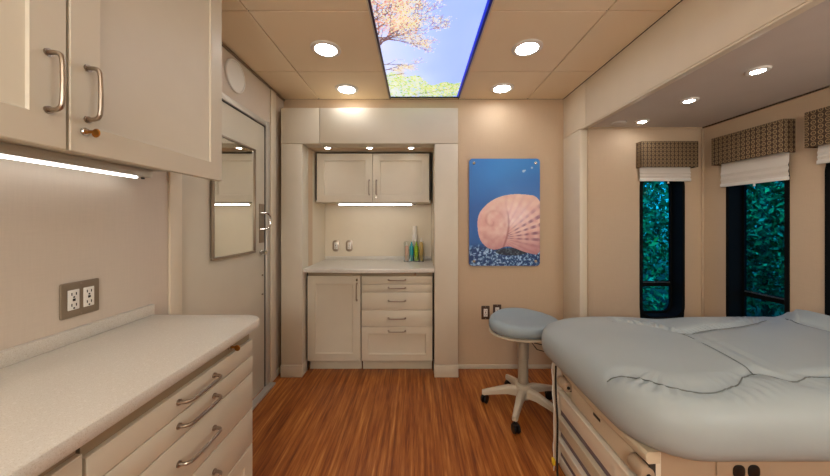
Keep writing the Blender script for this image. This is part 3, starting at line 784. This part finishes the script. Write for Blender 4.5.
zz = [(.408, .315, 'table_light'), (.280, .205, 'table_body'), (.170, .105, 'table_light')]
for i, (z1, z0, mt) in enumerate(zz):
    dr = MB(); dr.box(BX - .002, BX + .02, .975, 1.52, z0, z1 - .012, .005, 2); dr.box(BX - .014, BX + .02, .975, 1.52, z1 - .012, z1, .004, 2)
    dr.build('drawer', mt, et)
    MB().box(BX + .008, BX + .02, .975, 1.52, z0 - .034, z0 - .001, .002).build('drawer_strip', 'lavender', et)
MB().box(BX, BX + .02, .975, 1.52, .024, .072, .003).build('kick_strip', 'table_light', et)
# outlets on the side panel
pl = MB().prism(rrect(.93, 1.095, .415, .53, .004), BY0, BY0 - .005, 'y', .0015).build('outlet_plate', 'table_tan', et)
for x in (.997, 1.043):
    MB().prism(rrect(x - .0185, x + .0185, .463, .505, .016), BY0 - .005, BY0 - .008, 'y', .001).build('outlet_socket', 'black', pl)
# cushion
CX0, CX1, CY0, CY1 = .652, 2.165, .850, 1.732
NEAR = [(.672, 1.061), (.70, 1.066), (.743, 1.031), (.784, .972), (.838, .942), (.925, .934), (1.011, .955), (1.11, 1.012), (1.165, 1.045), (1.20, 1.03), (1.236, .976), (1.318, 1.006), (1.412, 1.025), (1.9, 1.03)]
FAR = [(1.02, 1.57), (1.096, 1.544), (1.181, 1.479), (1.226, 1.378), (1.403, 1.458), (1.579, 1.491), (1.853, 1.591)]
CROSS = [(1.226, 1.378), (1.205, 1.2), (1.170, 1.045)]
CROSS2 = [(1.285, 1.40), (1.265, 1.2), (1.236, .976)]
BACK = [(1.99, 1.62), (1.96, 1.55), (1.965, 1.45), (1.99, 1.35), (1.99, 1.0)]
def smooth_path(p, it=3):
    p = np.array(p, float)
    for _ in range(it):
        q = p[:-1] * .75 + p[1:] * .25; r_ = p[:-1] * .25 + p[1:] * .75
        p = np.vstack([p[:1], np.stack([q, r_], 1).reshape(-1, 2), p[-1:]])
    return p
SEAMS = [smooth_path(NEAR, 2), smooth_path(FAR, 1), smooth_path(CROSS), smooth_path(CROSS2), smooth_path(BACK)]
def dist(px, py, path):
    best = np.full(px.shape, 9.); par = np.zeros(px.shape); acc = 0
    for a_, b_ in zip(path, path[1:]):
        dvec = b_ - a_; L2 = (dvec ** 2).sum() + 1e-12
        t_ = np.clip(((px - a_[0]) * dvec[0] + (py - a_[1]) * dvec[1]) / L2, 0, 1)
        dd = np.hypot(px - a_[0] - t_ * dvec[0], py - a_[1] - t_ * dvec[1]); k = dd < best
        best = np.where(k, dd, best); par = np.where(k, acc + t_ * math.sqrt(L2), par); acc += math.sqrt(L2)
    return best, par
def top_height(px, py):
    h = np.zeros(px.shape)
    D = [dist(px, py, s_) for s_ in SEAMS]
    for (d_, p_), amp, wd in zip(D, (.016, .014, .008, .006, .010), (.022, .022, .018, .02, .02)):
        h -= amp * np.exp(-(d_ / wd) ** 2)
    # gathers running away from the two long seams
    d_, p_ = D[0]; out = py < 1.03
    ph = p_ + .25 * d_ + .012 * np.sin(p_ * 9)
    sy_ = np.interp(px, [q[0] for q in NEAR], [q[1] for q in NEAR])
    h += np.where(py < sy_, .006 * sstep(0, .008, sy_ - py) * np.exp(-((d_ - .018) / .032) ** 2) * np.sin(ph * 2 * PI / .034) * (.35 + .65 * np.sin(p_ * 8 + 1) ** 2), 0)
    d_, p_ = D[1]; ph = p_ + .35 * d_
    sf_ = np.interp(px, [q[0] for q in FAR], [q[1] for q in FAR])
    h += np.where(py > sf_, .006 * sstep(0, .008, py - sf_) * np.exp(-((d_ - .03) / .045) ** 2) * np.sin(ph * 2 * PI / .03) * (.5 + .5 * np.sin(p_ * 9) ** 2), 0)
    h += .006 * np.sin((px - .7) * 4) * np.exp(-((py - 1.25) / .3) ** 2)
    h -= .013 * np.exp(-((px - 1.33) / .14) ** 2) * sstep(1.35, 1.6, py)
    h -= .022 * sstep(.98, .66, px) * sstep(1.2, 1.6, py)
    # raised head end
    h += .05 * sstep(1.985, 2.04, px) * sstep(1.70, 1.60, py)
    return h
PROF = [(.10, .548), (.05, .549), (.028, .556), (.012, .572), (.004, .592), (0, .615), (.001, .645), (.008, .672), (.02, .695), (.037, .713), (.058, .726), (.085, .7345), (.12, .7395), (.17, .742)]
rings = []
def outl(ins):
    x0_, x1_, y0_, y1_ = CX0 + ins, CX1 - ins, CY0 + ins, CY1 - ins
    rf = max(.20 - ins, .004); rh = max(.07 - ins, .004); nn = 26; pts = []
    segs = [((x0_ + rf, y0_ + rf), 180, rf), ((x1_ - rh, y0_ + rh), 270, rh), ((x1_ - rh, y1_ - rh), 0, rh), ((x0_ + rf, y1_ - rf), 90, rf)]
    arcs = [[(c[0] + q * math.cos(R(a0 + 90 * i / nn)), c[1] + q * math.sin(R(a0 + 90 * i / nn))) for i in range(nn + 1)] for c, a0, q in segs]
    for k in range(4):
        pts += arcs[k]; a_, b_ = arcs[k][-1], arcs[(k + 1) % 4][0]; m_ = 190 if k in (0, 2) else 100
        pts += [(a_[0] + (b_[0] - a_[0]) * i / m_, a_[1] + (b_[1] - a_[1]) * i / m_) for i in range(1, m_)]
    return np.array(pts)
prof = PROF + [(d_, .742 + .001 * min(1, (d_ - .17) / .1)) for d_ in np.arange(.177, .4375, .0075)]
V = []; 
for k, (ins, z) in enumerate(prof):
    p = outl(ins); f_ = 0 if k < 6 else sstep(.0, .05, np.array(ins))
    hz = top_height(p[:, 0], p[:, 1]) * f_
    V.append(np.column_stack([p, z + hz]))
n = len(V[0]); VV = np.vstack(V) - np.array([BX, BY0, 0])
i = np.arange(n); F = []
for k in range(len(V) - 1):
    F.append(np.stack([k * n + i, k * n + (i + 1) % n, (k + 1) * n + (i + 1) % n, (k + 1) * n + i], -1))
F = np.vstack(F).tolist() + [list(range(n))[::-1], list(range((len(V) - 1) * n, len(V) * n))]
me = bpy.data.meshes.new('cushion'); me.from_pydata(VV.tolist(), [], F); me.materials.append(M['upholstery'])
me.polygons.foreach_set('use_smooth', [True] * len(me.polygons))
cu = bpy.data.objects.new('cushion', me); col.objects.link(cu); cu.parent = et
from mathutils.bvhtree import BVHTree
bvh = BVHTree.FromPolygons([tuple(p) for p in VV], F[:-2])
def zin(x, y):
    hit = bvh.ray_cast(Vector((x - BX, y - BY0, 1.2)), Vector((0, 0, -1)))[0]
    if hit: return hit.z
    return .7
for k, s_ in enumerate(SEAMS):
    if k == 3: continue
    q = []
    for a_, b_ in zip(s_, s_[1:]):
        m_ = max(1, int(np.hypot(*(b_ - a_)) / .006))
        q += [a_ + (b_ - a_) * t_ / m_ for t_ in range(m_)]
    q.append(s_[-1])
    zz_ = np.array([zin(p[0], p[1]) for p in q]); zs_ = np.convolve(np.pad(zz_, 3, 'edge'), np.ones(7) / 7, 'valid')
    pts = [(p[0], p[1], max(a_, b_ - .0005) + .0006) for p, a_, b_ in zip(q, zs_, zz_)]
    MB().tube(pts, .0021, 6).build('seam', 'seam_thread', cu)
# hanging cord at the far corner of the table
m = MB(); pts = []
for z in np.linspace(.53, .02, 30):
    t_ = (.53 - z) / .51; pts.append((BX - .020 - .018 * t_, 1.512 - .06 * t_ + .006 * math.sin(t_ * 9), z))
pts += [(BX - .038, 1.40, .006), (BX - .034, 1.36, .006)]
m.tube(pts, .005, 8)
cd = m.build('power_cord', 'black'); tag(cd, 'black cord hanging from the foot end of the exam table to the floor', 'cord')
m = MB(); pts = [(p[0] - .002, p[1] + .032 + .006 * math.sin(i_ * .9), p[2]) for i_, p in enumerate(pts[:-2])]
m.tube(pts, .0024, 8); cd = m.build('white_cord', 'white_plastic'); tag(cd, 'white cord hanging beside the black cord at the exam table foot end', 'cord')
MB().box(pts[-3][0] - .012, pts[-3][0] - .0, pts[-3][1] - .014, pts[-3][1] + .006, .055, .085, .002).build('cord_tag', 'yellow_tag', cd)

# ------------------------------------------------------------------ outside
def tree(label, x, y, r, zc, hh, n):
    t = thing('leafy_tree', label, 'tree', (x, y, -.9), 0, 'trees outside the windows')
    MB().tube([(0, 0, 0), (.05, .03, 1.0), (-.04, .05, zc + .9)], [.09, .07, .04], 8).build('trunk', 'trunk', t, True)
    g = rng.normal(size=(n, 3)); g /= np.linalg.norm(g, axis=1)[:, None]; rad = rng.random(n) ** .4
    blob = 1 + .22 * np.sin(g[:, 0] * 7 + x) * np.cos(g[:, 2] * 6)
    c = g * (rad * blob)[:, None] * np.array([r, r, hh]) + np.array([0, 0, zc + .9])
    a = rng.normal(size=(n, 3)); a /= np.linalg.norm(a, axis=1)[:, None]; b = np.cross(a, rng.normal(size=(n, 3))); b /= np.linalg.norm(b, axis=1)[:, None]
    s = rng.uniform(.035, .075, n)[:, None]
    Vv = np.stack([c - a * s, c + b * s * .45, c + a * s, c - b * s * .45], 1).reshape(-1, 3)
    Vv[:, 2] = np.maximum(Vv[:, 2], .02)
    me = bpy.data.meshes.new('foliage'); me.from_pydata(Vv.tolist(), [], np.arange(n * 4).reshape(-1, 4).tolist()); me.materials.append(M['leaves'])
    o = bpy.data.objects.new('foliage', me); col.objects.link(o); o.parent = t
tree('leafy tree seen through the narrow window beside the post', 3.5, 5.6, 1.25, 1.3, 1.9, 9000)
tree('leafy tree seen through the middle window', 6.3, 5.4, 1.15, 1.3, 1.9, 9000)
tree('leafy tree seen through the window at the right edge of the photo', 5.4, 2.3, 1.3, 1.3, 2.0, 9000)
tree('farther tree behind and between those in the narrow and middle windows', 5.6, 8.9, 1.7, 1.6, 2.6, 9000)
tree('farther tree behind the one in the middle window', 9.7, 7.9, 1.9, 1.6, 2.6, 9000)
tree('farther tree behind the one in the right-edge window', 9.6, 3.3, 1.9, 1.6, 2.6, 8000)
g = MB().box(-3, 14, 2.0 - 8, 14, -1.0, -.9).build('ground', 'earth'); struct(g)
w = bpy.data.worlds.new('World'); sc.world = w; w.use_nodes = True
bg = w.node_tree.nodes['Background']; sky = w.node_tree.nodes.new('ShaderNodeTexSky'); sky.sky_type = 'NISHITA'
sky.sun_elevation = R(48); sky.sun_rotation = R(200); sky.sun_disc = False
w.node_tree.links.new(sky.outputs[0], bg.inputs[0]); bg.inputs[1].default_value = .26
sun = bpy.data.lights.new('sun', 'SUN'); sun.energy = 6; sun.angle = R(1); sun.color = (1, .95, .85)
so = bpy.data.objects.new('sun', sun); col.objects.link(so); so.rotation_euler = (R(38), R(-18), R(0)); so.location = (0, -4, 8)

# added fill lamps, out of view, to lift and flatten the room brightness
def add_fill_lamp(label, loc, watts, r=.16):
    t = thing('fill_lamp', label, 'lamp', (loc[0], loc[1], 0), 0)
    z = loc[2]
    MB().lathe([(.14, 0), (.14, .02), (.02, .03), (.014, .05), (.014, z - .2), (.05, z - .19), (.05, z - .17)], (0, 0, 0), 24).build('stand', 'black', t, True)
    l = bpy.data.lights.new('fill_bulb', 'POINT'); l.energy = watts; l.shadow_soft_size = r; l.color = (.96, 1, 1)
    o = bpy.data.objects.new('fill_bulb', l); col.objects.link(o); o.parent = t; o.location = (0, 0, z)
add_fill_lamp('added fill lamp on a black stand behind the viewer, outside the photo', (-.3, -1.45, 1.7), 52, .25)
add_fill_lamp('added fill lamp on a black stand in the near end of the slide-out, outside the photo', (1.75, -.2, 1.35), 16, .2)
# ------------------------------------------------------------------ camera
cam = bpy.data.cameras.new('camera'); cam.sensor_width = 36; cam.lens = 36 * 300 / 830; cam.clip_start = .02
cam.shift_x = -2 / 830; cam.shift_y = -17 / 830
co_ = bpy.data.objects.new('camera', cam); col.objects.link(co_); co_.location = (0, 0, 1.26); co_.rotation_euler = (R(90), 0, 0)
sc.camera = co_
vs = sc.view_settings; vs.view_transform = 'Standard'; vs.look = 'None'; vs.gamma = 1; vs.exposure = 0.45; vs.use_curve_mapping = False
sc.cycles.use_denoising = True; sc.cycles.max_bounces = 10; sc.cycles.diffuse_bounces = 6; sc.cycles.transparent_max_bounces = 12
sc.cycles.sample_clamp_indirect = 6; sc.cycles.caustics_reflective = False; sc.cycles.caustics_refractive = False
